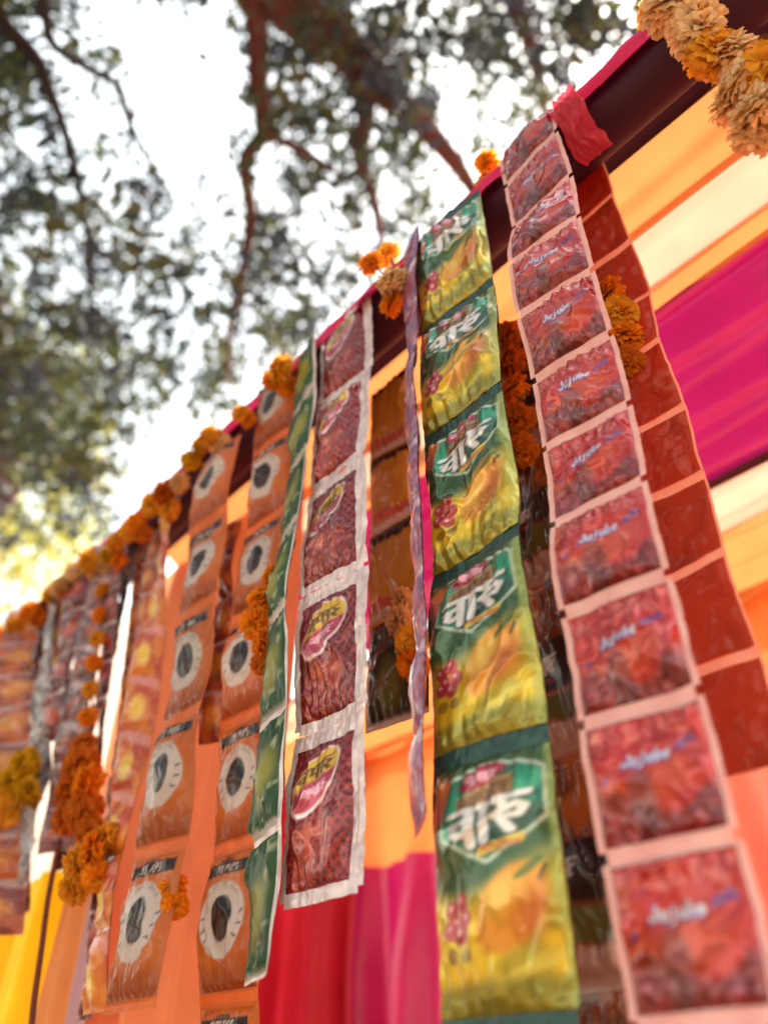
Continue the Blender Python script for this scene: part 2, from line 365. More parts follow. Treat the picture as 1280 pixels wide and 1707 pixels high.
def p_redback(u, v, sd_):
    c = np.tile(S(224, 92, 70), (len(u), 1)); c = mixc(c, S(244, 130, 86), .8*fbm(u*2.5, v*2.5+sd_, 3))
    c = mixc(c, S(176, 56, 50), .9*ss(.55, .75, fbm(u*3+sd_, v*3, 8)))
    return c
def p_green(u, v, sd_):
    asp = .6
    V = v
    c = mixc(np.tile(S(66, 100, 44), (len(u), 1)), S(40, 84, 56), fbm(u*3, v*4, 3))
    low = 1-ss(.36, .50, V+.06*np.sin(u*5)); yel = mixc(np.tile(S(244, 206, 30), (len(u), 1)), S(190, 172, 36), ss(.4, .65, fbm(u*4, v*7, 13)))
    c = mixc(c, yel, low)
    wv = ss(.5, .62, vn(u*2.2+v*3, v*26-u*6, 4))*(1-ss(.12, .26, V)); c = mixc(c, S(244, 224, 92), wv*.8)  # wavy pale bands paint fold highlights into the yellow
    c = mixc(c, S(126, 128, 38), .8*(1-ss(.03, .09, np.abs(V-.05))))
    # shield
    X = (u-.55)/.40; top = .88-.05*np.clip(np.abs(X), 0, 1)**3; bot = .50+.13*np.abs(X+.05)**1.1
    sh = ss(0, .02, top-V)*ss(0, .02, V-bot)*(1-ss(.94, 1.0, np.abs(X)))
    panel = mixc(np.tile(S(34, 84, 66), (len(u), 1)), S(42, 168, 128), ell(u, V, .27, .66, .16, .14, 0, .7)+ell(u, V, .84, .78, .12, .08, 0, .7)*.9)
    c = mixc(c, panel, sh)
    ol = np.zeros(len(u))
    e = np.minimum(np.minimum(top-V, (V-bot)), (1-np.abs(X))*.3); ol = (1-ss(.006, .013, np.abs(e-.002)))
    c = mixc(c, S(206, 222, 196), .8*ol*(np.abs(X) < 1.04))
    c = mixc(c, S(232, 128, 66), .9*ell(u, V, .13, .80, .10, .06, .6, .4)); c = mixc(c, S(226, 110, 96), .8*ell(u, V, .10, .74, .07, .05, 0, .5))
    # logo oval, tan line, white word
    c = mixc(c, S(176, 28, 62), ell(u, V, .50, .835, .19, .042, .12)); c = mixc(c, S(240, 170, 190), .9*dev(u, V, DEV2, .50, .832, .27, .045, .09, .16))
    tb = ss(0, .01, .045-np.abs(V-.755-.14*(u-.5)))*ss(0, .03, .24-np.abs(u-.52)); c = mixc(c, S(186, 138, 78), .85*tb)
    c = mixc(c, S(112, 66, 40), .85*dev(u, V, DEV2, .52, .755, .42, .06, .07, .8))
    c = mixc(c, S(38, 62, 54), .8*dev(u-.012, V+.008, DEV, .54, .655, .60, .18, .10, .20))
    c = mixc(c, S(246, 240, 236), .98*dev(u, V, DEV, .54, .655, .60, .18, .062, .20))
    lb = ss(0, .01, .020-np.abs(V-.555-.12*(u-.6)))*ss(0, .02, .18-np.abs(u-.62)); c = mixc(c, S(250, 226, 96), .9*lb)
    c = mixc(c, S(200, 90, 40), .7*dev(u, V, DEV2, .62, .555, .32, .03, .09, .6))
    # fruit: a plain ripe mango and a pile of berries
    c = mixc(c, S(236, 156, 40), .95*ell(u, V, .66, .335, .27, .125, .35, .12)); c = mixc(c, S(250, 206, 92), .7*ell(u, V, .60, .37, .13, .05, .35, .7))
    c = mixc(c, S(206, 92, 34), .7*ell(u, V, .80, .30, .12, .07, .4, .7)); c = mixc(c, S(86, 70, 48), .9*seg(u, V, [(.86, .42), (.90, .46)], .012))
    c = mixc(c, S(62, 112, 44), .85*ell(u, V, .80, .462, .10, .018, .35))
    for (a, b) in ((.18, .36), (.28, .38), (.22, .31), (.32, .32), (.26, .27), (.16, .29)):
        c = mixc(c, S(186, 46, 62), .95*ell(u, V, a, b, .062, .036)); c = mixc(c, S(244, 186, 190), .8*ell(u, V, a-.015, b+.012, .02, .010))
    c = mixc(c, S(112, 84, 34), .7*ell(u, V, .16, .205, .055, .028)+.7*ell(u, V, .29, .20, .05, .026))
    hi = ss(.93, .97, u); c = mixc(c, S(176, 186, 92), .6*hi)  # right edge coloured lighter as a painted fold highlight
    return c
def p_greenhead(u, v, sd_):
    c = np.tile(S(56, 88, 86), (len(u), 1)); return c
def p_silver(u, v, sd_):
    U = (u-.07)/.75
    c = mixc(np.tile(S(162, 22, 36), (len(u), 1)), S(122, 16, 34), fbm(u*3, v*4, 5))
    a = (U*9+v*14); b = (U*9-v*14); gx_ = np.abs((a % 1)-.5); gy_ = np.abs((b % 1)-.5)
    dots = (1-ss(.16, .30, np.hypot(gx_, gy_)))*ss(.30, .5, fbm(u*5, v*5, 17)+.2)
    c = mixc(c, S(40, 8, 18), .92*dots)
    lat = np.maximum(ss(.44, .48, gx_), ss(.44, .48, gy_)); c = mixc(c, S(216, 128, 118), .35*lat*ss(.4, .6, fbm(u*4, v*4, 27)))
    nd = np.abs(fbm(U*5+2*v, v*11, 31, 2)-.5); c = mixc(c, S(226, 122, 92), .8*(1-ss(.015, .05, nd))*ell(U, v, .42, .27, .36, .17, .2, .5))
    c = mixc(c, S(214, 92, 72), .35*ell(U, v, .42, .27, .34, .15, .2, .6))
    ring = ell(U, v, .49, .66, .40, .165, .30, .04); ins = ell(U, v, .49, .667, .37, .148, .30, .05)
    c = mixc(c, S(246, 214, 218), ring); 
    lg = mixc(np.tile(S(190, 64, 96), (len(u), 1)), S(236, 186, 54), ss(-.012, .02, v-.655-.17*(U-.47)))
    c = mixc(c, lg, ins); c = mixc(c, S(84, 42, 22), .9*dev(U, v, DEV2, .49, .715, .54, .11, .055, .9)*ins); c = mixc(c, S(240, 176, 196), .85*dev(U, v, DEV2, .50, .60, .34, .065, .07, .9)*ins)
    return c
def p_eye(u, v, sd_):
    c = mixc(np.tile(S(240, 136, 48), (len(u), 1)), S(214, 102, 36), fbm(u*3, v*4, sd_)); c = mixc(c, S(176, 82, 36), .8*(1-ss(.1, .3, v)))
    cx, cy, rx, ry = .50, .52, .36, .255
    wh = ell(u, v, cx, cy, rx, ry, 0, .03)*ss(.24, .30, v+.12*np.abs(u-.52)); c = mixc(c, S(238, 228, 222), wh)
    rg = ell(u, v, cx, cy+.01, rx*.80, ry*.80, 0, .03); inn = ell(u, v, cx, cy+.01, rx*.77, ry*.77, 0, .03)
    c = mixc(c, S(176, 160, 160), .35*(rg-inn)*(v > .4))
    for k in (0, 1, 2, 10, 11, 12):
        a = R(-35+k*250/12); ca, sa = math.cos(a), math.sin(a)
        c = mixc(c, S(70, 60, 66), .85*seg(u, v, [(cx+rx*.80*ca, cy+ry*.80*sa), (cx+rx*.92*ca-.015*sa, cy+ry*.92*sa+.012*ca)], .008))
    c = mixc(c, S(44, 24, 30), ell(u, v, cx, cy+.005, .18, .150, 0, .05)); c = mixc(c, S(96, 66, 66), .6*ell(u, v, cx-.02, cy-.06, .10, .07, 0, .8))
    bd = ss(0, .008, .048-np.abs(v-.86))*ss(0, .02, .43-np.abs(u-.5)); c = mixc(c, S(168, 150, 150), .55*ss(.45, .6, vn(u*30, v*40, 3))*(ell(u, v, cx, cy+.01, rx*.93, ry*.93, 0, .03)-rg)*(v > .66)); c = mixc(c, S(50, 26, 28), bd)
    c = mixc(c, S(240, 226, 220), .95*text(u, v, 'EYE POPS', .5, .86, .052, .70, 0, .10))
    c = mixc(c, S(70, 36, 30), .8*ell(u, v, .5, .915, .12, .02))
    return c
def p_purple(u, v, sd_):
    c = mixc(np.tile(S(122, 84, 140), (len(u), 1)), S(186, 132, 164), ss(.42, .6, fbm(u*3, v*5, sd_))); c = mixc(c, S(166, 52, 84), .8*ss(.5, .62, fbm(u*5, v*7+3, 9)))
    c = mixc(c, S(222, 196, 216), .8*(1-ss(.05, .10, np.abs(v-.93+.2*(u-.5))))); return c
def p_greenedge(u, v, sd_):
    c = mixc(np.tile(S(48, 92, 50), (len(u), 1)), S(30, 60, 38), fbm(u*3, v*5, 2+sd_)); c = mixc(c, S(160, 160, 70), .8*ell(u, v, .5, .45, .3, .18, .5, .5))
    c = mixc(c, S(196, 206, 170), .6*ss(.68, .76, fbm(u*6, v*9, 5))); c = mixc(c, S(206, 204, 204), (1-ss(.04, .08, v))+ss(.9, .93, u)); return c
def p_brown(u, v, sd_):
    c = mixc(np.tile(S(176, 92, 40), (len(u), 1)), S(116, 58, 28), ss(.4, .6, fbm(u*5, v*5, sd_)))
    blk = ss(.0, .02, .14-np.abs(v-.47)); c = mixc(c, S(44, 26, 28), blk)
    c = mixc(c, S(206, 190, 188), .9*dev(u, v, DEV2, .45, .48, .5, .11, .06, .1)); c = mixc(c, S(150, 50, 66), .8*ell(u, v, .45, .40, .2, .018))
    c = mixc(c, S(96, 86, 40), ss(0, .02, .08-np.abs(v-.25))); c = mixc(c, S(186, 140, 130), ss(0, .02, .085-np.abs(v-.085)))
    c = mixc(c, S(236, 190, 120), .8*ss(.66, .74, fbm(u*8, v*8, 3))*(v > .62)); return c
def p_amber(u, v, sd_):
    c = mixc(np.tile(S(236, 166, 62), (len(u), 1)), S(206, 130, 50), fbm(u*3, v*3, sd_)); c = mixc(c, S(60, 30, 34), ss(.80, .84, v))
    c = mixc(c, S(220, 96, 84), ss(0, .02, .06-np.abs(v-.14+.1*(u-.5)))); c = mixc(c, S(236, 206, 206), ss(0, .01, .03-np.abs(v-.05))); return c
def p_darkgreen(u, v, sd_):
    c = mixc(np.tile(S(58, 58, 44), (len(u), 1)), S(34, 28, 38), ss(.4, .6, fbm(u*3, v*3, 5))); c = mixc(c, S(120, 124, 62), .8*ell(u, v, .45, .35, .2, .25, 0, .5))
    c = mixc(c, S(214, 196, 190), np.maximum(1-ss(.05, .09, u), 1-ss(.03, .06, v))); return c
def p_mauve(u, v, sd_):
    c = mixc(np.tile(S(150, 104, 116), (len(u), 1)), S(96, 56, 72), ss(.4, .6, fbm(u*4, v*4, sd_))); c = mixc(c, S(214, 184, 194), .9*(1-ss(.06, .14, np.abs(v-.85+.5*(u-.5)))))
    c = mixc(c, S(190, 90, 60), .7*ell(u, v, .5, .4, .25, .14, .3, .5)); return c
def p_maroon(u, v, sd_):
    c = mixc(np.tile(S(134, 44, 48), (len(u), 1)), S(84, 26, 40), ss(.4, .6, fbm(u*4, v*4, sd_))); c = mixc(c, S(226, 200, 204), .8*(1-ss(.04, .08, np.abs(v-.95)))); c = mixc(c, S(206, 80, 66), .7*ell(u, v, .5, .5, .3, .15, 0, .5)); return c
def p_plumstrand(u, v, sd_):
    c = mixc(np.tile(S(70, 36, 50), (len(u), 1)), S(112, 70, 84), ss(.45, .6, fbm(u*4, v*4, sd_))); return mixc(c, S(186, 150, 160), .7*(1-ss(.05, .1, np.abs(v-.9+.4*(u-.5)))))
def p_rust(u, v, sd_):
    c = mixc(np.tile(S(196, 96, 48), (len(u), 1)), S(142, 66, 60), ss(.4, .6, fbm(u*4, v*4, sd_))); c = mixc(c, S(206, 170, 172), .8*(1-ss(.05, .1, np.abs(v-.92)))); c = mixc(c, S(226, 150, 60), .8*ell(u, v, .5, .45, .3, .2, 0, .6)); return c
def p_grey(u, v, sd_):
    c = mixc(np.tile(S(170, 160, 166), (len(u), 1)), S(112, 100, 112), ss(.4, .6, fbm(u*5, v*5, sd_))); c = mixc(c, S(96, 70, 90), .8*ell(u, v, .5, .5, .3, .2, 0, .5)); return c
def p_gold(u, v, sd_):
    c = mixc(np.tile(S(226, 128, 40), (len(u), 1)), S(196, 74, 40), ss(.4, .6, fbm(u*4, v*4, sd_))); c = mixc(c, S(252, 214, 90), .9*ell(u, v, .5, .35, .2, .2, 0, .5)); c = mixc(c, S(230, 150, 140), .9*(1-ss(.06, .12, np.abs(v-.86+.3*(u-.5))))); return c  # yellow oval puts the foil's glint into the colour
def p_tan(u, v, sd_):
    c = mixc(np.tile(S(206, 158, 84), (len(u), 1)), S(176, 128, 62), fbm(u*3, v*3, 5)); return c

# ------------------------------------------------------------------ strips of sachets
def strip_path(bot, top, over=None, back=None, sway=.004, seed=0):
    """polyline bottom -> top -> round the beam (by 'over' degrees) -> optionally down behind to 'back' (y, z)"""
    bot = np.array(bot, float); top = np.array(top, float)
    t = np.linspace(0, 1, 60)[:, None]
    P = bot*(1-t)+top*t
    P[:, 1] += sway*np.sin(t[:, 0]*7+seed)*(1-t[:, 0]); P[:, 0] += sway*.6*np.sin(t[:, 0]*9+seed*2)*(1-t[:, 0])
    L = [P]
    if over:
        r = BY-top[1]
        a = np.radians(np.linspace(180, 180-over, 24))[1:]
        L.append(np.stack([np.full(23, top[0]), BY+r*np.cos(a), BZ+r*np.sin(a)], 1))
        if back:
            e = L[-1][-1]; yb, zb = back
            t = np.linspace(0, 1, 50)[1:]
            L.append(np.stack([np.full(49, top[0]), e[1]+(yb-e[1])*ss(0, .3, t), e[2]+(zb-e[2])*t], 1))
    P = np.concatenate(L); d = np.r_[0, np.cumsum(np.linalg.norm(np.diff(P, axis=0), axis=1))]
    return P, d
def sachet(parent, path, s0, p, w_, yawf, painter, nu, nv, seed, bulge, mat, seal=None, sealmat=None, sealname='seal', wr=1., name='sachet', label=None, notch=None, backcol=None, sealwr=.3):
    P, d = path
    u = np.linspace(0, 1, nu+1); v = np.linspace(0, 1, nv+1); U, V = [q.ravel() for q in np.meshgrid(u, v, indexing='ij')]
    s = s0+V*p
    C = np.stack([np.interp(s, d, P[:, k]) for k in range(3)], 1)
    h = .004; T = np.stack([np.interp(s+h, d, P[:, k])-np.interp(s-h, d, P[:, k]) for k in range(3)], 1); T /= np.linalg.norm(T, axis=1)[:, None]+1e-9
    yw = yawf(s); W_ = np.stack([np.cos(yw), np.sin(yw), 0*yw], 1); N = np.cross(W_, T); N /= np.linalg.norm(N, axis=1)[:, None]+1e-9
    l, r, b, t = seal if seal else (.04, .04, .04, .04)
    ui = np.clip((U-l)/(1-l-r), 0, 1); vi = np.clip((V-b)/(1-b-t), 0, 1)
    sd_ = seed*1.7; rv = np.random.default_rng(seed+500); wr = wr*rv.uniform(.75, 1.5); bulge = bulge*rv.uniform(.75, 1.25)
    pil = (4*ui*(1-ui))**.55*(4*vi*(1-vi))**.55
    edge = 1-pil
    cr = lambda n_: (1-np.abs(2*n_-1))**5
    rid = cr(fbm(ui*2.6+sd_+.9*vi, vi*2.6, seed % 50, 2)); rid2 = cr(fbm(ui*5+sd_, vi*4.4-1.5*ui, (seed+9) % 50, 2)); soft = fbm(ui*3+sd_, vi*3, (seed+4) % 50, 2)-.5
    ins = ss(0, .12, np.minimum(np.minimum(ui, 1-ui), np.minimum(vi, 1-vi))*2)
    wrk = wr*w_*(.030*rid+.014*rid2+.07*soft)*ins
    pk = wr*w_*.020*np.sin(ui*46+6*fbm(ui*3, vi*2, seed % 40))*np.exp(-np.minimum(vi, 1-vi)*9)*ins       # puckers by the seals
    crimp = sealwr*w_*(.05*np.abs(fbm(U*5+sd_, s/p*4, 12)-.5)+.03*np.abs(fbm(U*14, s/p*9, 19)-.5))*(1-ins)+.00022*np.sin(V*p/.0016*math.pi)*(1-ins)
    flop = .030*w_/.08*(fbm(U*1.3+parent_seed[0], s/p*1.1, 23)-.5)+.05*w_*(vn(U*2.2, s/p*2.0, parent_seed[0])-.5)
    sway = .16*w_*(vn(s*11, s*0+parent_seed[0])-.5)
    off = bulge*pil+wrk+pk+crimp+flop*.5+sway
    a = (U-.5)*w_*(1+.012*np.sin(V*math.pi))+.0016*(fbm(V*6, U*0+seed, 7)-.5)
    X = C+W_*a[:, None]+N*off[:, None]
    jr = np.random.default_rng(seed); cols = painter(np.clip(U+jr.normal(0, .008), 0, 1), np.clip(V+jr.normal(0, .010), 0, 1), seed % 30)*(.84*(1+jr.normal(0, .06)))
    F = grid_faces(nu, nv)
    fu = (U[F].mean(1)); fv = V[F].mean(1)
    inside = np.ones(len(F), bool); keep = np.ones(len(F), bool)
    if seal: inside = (fu > l) & (fu < 1-r) & (fv > b) & (fv < 1-t)
    if notch:
        nw, n0, n1 = notch; keep = ~(((fu < nw) | (fu > 1-nw)) & (fv > n0) & (fv < n1))
    # back sheet, coarser
    nb, mb = (nu//4, nv//4) if nu > 60 else (max(8, int(nu/1.4)), max(8, int(nv/1.4)))
    iu = np.linspace(0, nu, nb+1).round().astype(int); iv = np.linspace(0, nv, mb+1).round().astype(int)
    idx = (iu[:, None]*(nv+1)+iv[None, :]).ravel()
    Xb = C[idx]+W_[idx]*a[idx][:, None]+N[idx]*(-.35*bulge*pil[idx]+1.3*wrk[idx]-.02*w_*ins[idx]+flop[idx]*.5+sway[idx]-.0007)[:, None]
    Fb = grid_faces(nb, mb)[:, ::-1]+len(X)
    bc = np.asarray(backcol if backcol is not None else cols.mean(0)*.9)
    fbu = (iu[:-1]+iu[1:])/2/nu; fbv = (iv[:-1]+iv[1:])/2/nv
    kb = np.ones(len(Fb), bool)
    if notch:
        BU, BV = [q.ravel() for q in np.meshgrid(fbu, fbv, indexing='ij')]; kb = ~(((BU < nw*1.2) | (BU > 1-nw*1.2)) & (BV > n0-.06) & (BV < n1+.06))
    if seal:
        BU, BV = [q.ravel() for q in np.meshgrid(fbu, fbv, indexing='ij')]; kb &= (BU > l*.6) & (BU < 1-r*.6) & (BV > b) & (BV < 1-t*.6)
    allX = np.concatenate([X, Xb]); allc = np.concatenate([cols, np.tile(bc, (len(Xb), 1))])
    o = mesh(name, allX, np.concatenate([F[inside & keep], Fb[kb]]), mat, parent, cols=allc)
    if label: o['label'] = label
    if seal and (~inside & keep).any():
        mesh(sealname, X, F[~inside & keep], sealmat, o, origin=parent_world(parent))
    return o
parent_seed = [0.]
def strip(name, label, cat, group, bot, top, pitch, w_, painter, res=(40, 48), yaw=0., twist=0., over=100, back=None, backpainter=None, bulge=.006,
          mat='print', seal=None, sealmat=None, sealname='seal', wr=1., seed=1, notch=None, sway=.004, last=None, backseal=None, backmat=None, yawtop=None, first=None, sealwr=.3):
    P, d = path = strip_path(bot, top, over, back, sway, seed)
    parent_seed[0] = seed*3.3
    e = empty(name, bot, label, cat, group)
    Ltop = np.linalg.norm(np.array(top)-np.array(bot)); n = int(d[-1]/pitch)
    yt = yaw if yawtop is None else yawtop
    def yf(s): return R(yaw)+R(yt-yaw)*ss(Ltop-.25, Ltop, s)+R(twist)*np.sin(s*11+seed)*(1-ss(Ltop-.1, Ltop, s))
    for k in range(n):
        s0 = k*pitch; behind = s0 > Ltop+.05 and back is not None
        pt = painter; mt = M[mat]; sm = sealmat; lab = None
        if behind and backpainter: pt = backpainter; mt = M[backmat or mat]; sm = backseal or sealmat
        if k == 0 and first: pt = first
        rs = res if not behind else (max(12, res[0]//2), max(12, res[1]//2))
        sachet(e, path, s0, pitch, w_, yf, pt, rs[0], rs[1], seed*13+k*7+1, bulge, mt, seal, M[sm] if sm else None, sealname, wr, notch=None if behind else notch, sealwr=sealwr)
    return e

# near strips, right to left
strip('sachet_strip', 'strip of square red sachets with pale pink seams looped over the beam at right', 'sachet strip', None,
      (-.243, .42, 1.327), (-.243, .42, 2.345), .0813, .083, p_red, res=(88, 88), yaw=4., yawtop=0., over=175, back=(.522, 1.575), backpainter=p_redback, bulge=.0065,
      seal=(.06, .06, .10, .02), sealmat='pinkseal', sealname='seam', seed=3, notch=(.062, -.01, .085), mat='print_red', backmat='print_back', backseal='redseal', wr=1.0)
strip('sachet_strip', 'glossy green and yellow sachet strip with white lettering, left of the red strip', 'sachet strip', None,
      (-.368, .42, 1.3385), (-.368, .42, 2.345), .1665, .104, p_green, res=(84, 132), yaw=2., over=95, bulge=.011, seal=(.0, .0, .0, .085), sealmat='greenseal', sealname='header', seed=5, wr=1.25, sealwr=1.1, mat='print_foil')
strip('sachet_strip', 'crimson sachet strip with silver foil edges and a yellow oval emblem', 'sachet strip', None,
      (-.553, .42, 1.593), (-.574, .42, 2.345), .152, .102, p_silver, res=(84, 116), yaw=3., over=110, bulge=.009, seal=(.07, .16, .08, .10), sealmat='foil', sealname='foil_edge', seed=8, wr=1.2, notch=(.06, .0, .035), sealwr=1.6, mat='print_foil')
strip('sachet_strip', 'left of the two orange sachet strips with white eye badges', 'sachet strip', 'orange eye sachet strips',
      (-.848, .42, 1.538), (-.874, .42, 2.345), .152, .097, p_eye, res=(60, 76), yaw=3., over=100, bulge=.010, seal=(.02, .02, .06, .04), sealmat='orangeseal', sealname='crimp', seed=11, mat='print_thin')
strip('sachet_strip', 'right of the two orange eye badge sachet strips, beside the narrow green strip', 'sachet strip', 'orange eye sachet strips',
      (-.760, .478, 1.408), (-.742, .42, 2.345), .137, .090, p_eye, res=(60, 76), yaw=4., over=100, bulge=.010, seal=(.02, .02, .06, .04), sealmat='orangeseal', sealname='crimp', seed=14, mat='print_thin')
# strips seen nearly edge on
strip('sachet_strip', 'narrow purple and pink sachet strip turned edge on, left of the green strip', 'sachet strip', None,
      (-.424, .41, 1.62), (-.432, .41, 2.345), .075, .046, p_purple, res=(24, 30), yaw=-34., twist=1, over=90, bulge=.005, seed=17, yawtop=-20, wr=.5, sway=.002)
strip('sachet_strip', 'narrow green sachet strip with silver edges turned edge on, beside the crimson strip', 'sachet strip', None,
      (-.632, .415, 1.545), (-.655, .415, 2.345), .115, .078, p_greenedge, res=(28, 36), yaw=-21., twist=4, over=90, bulge=.006, seed=19, mat='print_matte', seal=(.0, .10, .03, .03), sealmat='foil', sealname='foil_edge')
# strips hanging behind the beam
strip('sachet_strip', 'brown, black and olive sachet strip half hidden between the green and red strips', 'sachet strip', None,
      (-.392, .525, 1.36), (-.392, .525, 2.25), .165, .105, p_brown, res=(48, 72), yaw=2., over=None, bulge=.008, seed=23, wr=1.5)
strip('sachet_strip', 'short amber sachet strip with dark bands behind the crimson strip', 'sachet strip', None,
      (-.592, .528, 1.787), (-.592, .528, 2.33), .130, .088, p_amber, res=(40, 56), yaw=4., over=None, bulge=.008, seed=26, wr=1.2, first=p_darkgreen)
# far strips
tw = [
 ('thin brown sachet strand hanging between the two eye strips', (357, 1235, .45), (385, 870, .45), .07, .05, p_rust, 10., 25, 33),
 ('twisted orange and gold foil strip left of the eye sachets', (155, 1690, .45), (285, 835, .43), .085, .06, p_gold, 5., 22, 35),
 ('narrow maroon strand above the big marigold bunch at far left', (152, 1235, .46), (208, 900, .43), .07, .035, p_maroon, 0., 12, 37),
 ('mauve striped sachet strip with silver diagonal seams at far left', (88, 1420, .47), (172, 925, .42), .07, .075, p_mauve, 15., 8, 39),
 ('maroon sachet strip with red patches at far left', (88, 1235, .45), (128, 985, .42), .085, .075, p_maroon, 10., 8, 41),
 ('grey silver strip seen at a slant at far left', (42, 1470, .46), (90, 1000, .42), .09, .07, p_grey, -5., 10, 43),
 ('rust and orange sachet strip at the left edge of the picture', (-25, 1560, .45), (45, 1035, .42), .09, .13, p_rust, 25., 6, 45),
 ('mauve sachet strip with rust patches beyond the rust strip', (-90, 1560, .45), (-5, 1080, .42), .09, .12, p_mauve, 20., 6, 47),
]
tw += [
 ('slim red and white strip squeezed beside the mauve striped strip', (112, 1330, .49), (150, 965, .44), .06, .03, p_maroon, 0., 14, 51),
 ('slim dark plum strand left of the white curtain', (128, 1260, .50), (195, 915, .44), .05, .028, p_plumstrand, 0., 20, 53),
 ('narrow gold foil strand beside the grey strip', (66, 1330, .48), (108, 990, .43), .06, .03, p_gold, 0., 16, 55),
 ('narrow dark strand between the rust and grey strips', (20, 1400, .48), (72, 1015, .43), .06, .03, p_plumstrand, 0., 16, 57),
 ('short pink and silver strand under the far marigolds', (105, 1180, .47), (140, 965, .43), .05, .03, p_mauve, 5., 20, 59),
 ('slim rust strand with pale seams beside the twisted gold strip', (205, 1290, .49), (262, 870, .44), .06, .035, p_rust, 0., 18, 61),
 ('dark maroon strand in front of the white curtain', (150, 1340, .53), (222, 900, .45), .06, .03, p_plumstrand, 0., 18, 65),
 ('thin rust strand dangling left of the peach curtain', (180, 1420, .53), (240, 890, .46), .06, .03, p_rust, 0., 18, 67),
 ('dark plum strand by the long marigold garland', (100, 1450, .50), (165, 950, .45), .06, .04, p_plumstrand, 5., 16, 69),
 ('thin grey strand at the far left behind the yellow marigolds', (30, 1520, .50), (90, 1010, .45), .06, .04, p_grey, 5., 16, 71),
 ('slim red ribbon strand at lower left among the marigolds', (140, 1700, .47), (195, 1330, .46), .06, .03, p_maroon, 0., 24, 63)]
for lab, b_, t_, pit, w_, pt, yw, twi, sd_ in tw:
    bt = at(*b_); tp = at(*t_); 
    strip('sachet_strip', lab, 'sachet strip', None, bt, tp, pit, w_, pt, res=(20, 24), yaw=yw, twist=twi, over=None if t_[2] > .43 else 80, bulge=.006, seed=sd_, wr=1.4)
# tan sachet with torn foil edge, upper right
tan = empty('hanging_pouch', (-.05, .56, 2.235), 'tan plastic pouch with a crinkled foil lower edge at top right', 'pouch')
pth = strip_path((-.05, .56, 2.235), (-.015, .52, 2.37), None)
sachet(tan, pth, 0, .138, .14, lambda s: R(70)+0*s, p_tan, 40, 48, 91, .01, M['print_thin'], (.02, .02, .07, .0), M['foil'], 'foil_edge', 1.6, name='pouch_body')
# pink film fold where the red strip goes over the beam
fl = empty('plastic_wrap', (-.18, .47, 2.34), 'crumpled translucent pink plastic on the beam at the top of the red strip', 'plastic wrap')
U, V_ = np.meshgrid(np.linspace(0, 1, 40), np.linspace(0, 1, 40), indexing='ij'); U = U.ravel(); V_ = V_.ravel()
th = R(150)+V_*R(112)
rr = BR+.010+.024*np.abs(fbm(U*2.4, V_*3.2, 3)-.5)*2*(.4+V_)+.006+.004*U
X = np.stack([-.203+.034*U+.012*(V_-.5)+.020*(fbm(V_*3, U*.6, 5)-.5)*(.5+V_), BY+rr*np.cos(th), BZ+rr*np.sin(th)-.01], 1)
mesh('film', X, grid_faces(39, 39), solid('pink_film', S(224, 70, 96), rough=.25, trans=.5, c2=S(200, 52, 76), nscale=30, bscale=60, bstr=.6), fl, origin=(-.18, .47, 2.34))

# ------------------------------------------------------------------ marigolds
def flower_mesh(name, seed, c1, c2):
    g = np.random.default_rng(seed); Vs = []; Fs = []; Cs = []; nv = 0
    for ring in range(10):
        n = [7, 11, 15, 19, 22, 24, 24, 22, 18, 12][ring]; el = R(86-ring*14)
        for k in range(n):
            az = 2*math.pi*(k+.5*ring+g.normal(0, .15))/n; e_ = el+g.normal(0, .12)
            dv = np.array([math.cos(az)*math.cos(e_), math.sin(az)*math.cos(e_), math.sin(e_)])
            sd2 = np.cross(dv, [0, 0, 1]); sd2 = sd2/(np.linalg.norm(sd2)+1e-6); nr = np.cross(sd2, dv)
            L = (.72+.28*g.random())*(.9 if ring < 2 else 1.); wd = .105+.05*g.random()
            pts = []
            for (t_, w2, up) in ((.25, .5, 0), (.65, 1., .05), (.92, 1.15, -.02), (1.02, .7, -.10)):
                for sgn in (-1, 0, 1):
                    ruf = .05*g.normal()
                    pts.append(dv*L*t_+sd2*wd*w2*sgn+nr*(up+ruf+(.04 if sgn == 0 else 0)))
            Vs += pts
            for a in range(3):
                for b in range(2): q = nv+a*3+b; Fs.append([q, q+1, q+4, q+3])
            cc = mixc(np.array([c1]), c2, np.array([g.random()]))[0]*(.85+.3*g.random())
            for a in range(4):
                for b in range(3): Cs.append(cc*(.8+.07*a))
            nv += 12
    return np.array(Vs), np.array(Fs), np.array(Cs)
FM = []
for i, (c1, c2) in enumerate([(S(254, 178, 44), S(248, 146, 28)), (S(254, 206, 76), S(248, 174, 48)), (S(236, 146, 44), S(216, 112, 34)), (S(252, 224, 176), S(246, 202, 138)), (S(240, 196, 40), S(224, 170, 30))]):
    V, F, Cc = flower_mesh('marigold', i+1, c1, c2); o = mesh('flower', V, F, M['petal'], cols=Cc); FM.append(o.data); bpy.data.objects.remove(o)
def bunch(label, spots, group='marigolds tied to the beam', name='marigold_bunch', calyx=True):
    """spots: (x, y, z, radius, variant)"""
    s0 = np.array(spots[0][:3]); e = empty(name, s0, label, 'marigolds', group)
    for i, (x, y, z, r_, k) in enumerate(spots):
        o = bpy.data.objects.new('flower', FM[k]); col.objects.link(o); o.parent = e
        o.location = (x-s0[0], y-s0[1], z-s0[2]); r_ *= .78; o.scale = (r_, r_, r_*.85)
        o.rotation_euler = (R(random.uniform(50, 120)), R(random.uniform(-30, 30)), R(random.uniform(-30, 60)))
    if len(spots) > 1:
        pts = smooth_path([(x, y+.004, z) for x, y, z, _, _ in spots], 4); V, F = tube(pts, .0018, 5); mesh('thread', V, F, M['cord'], e)
    return e
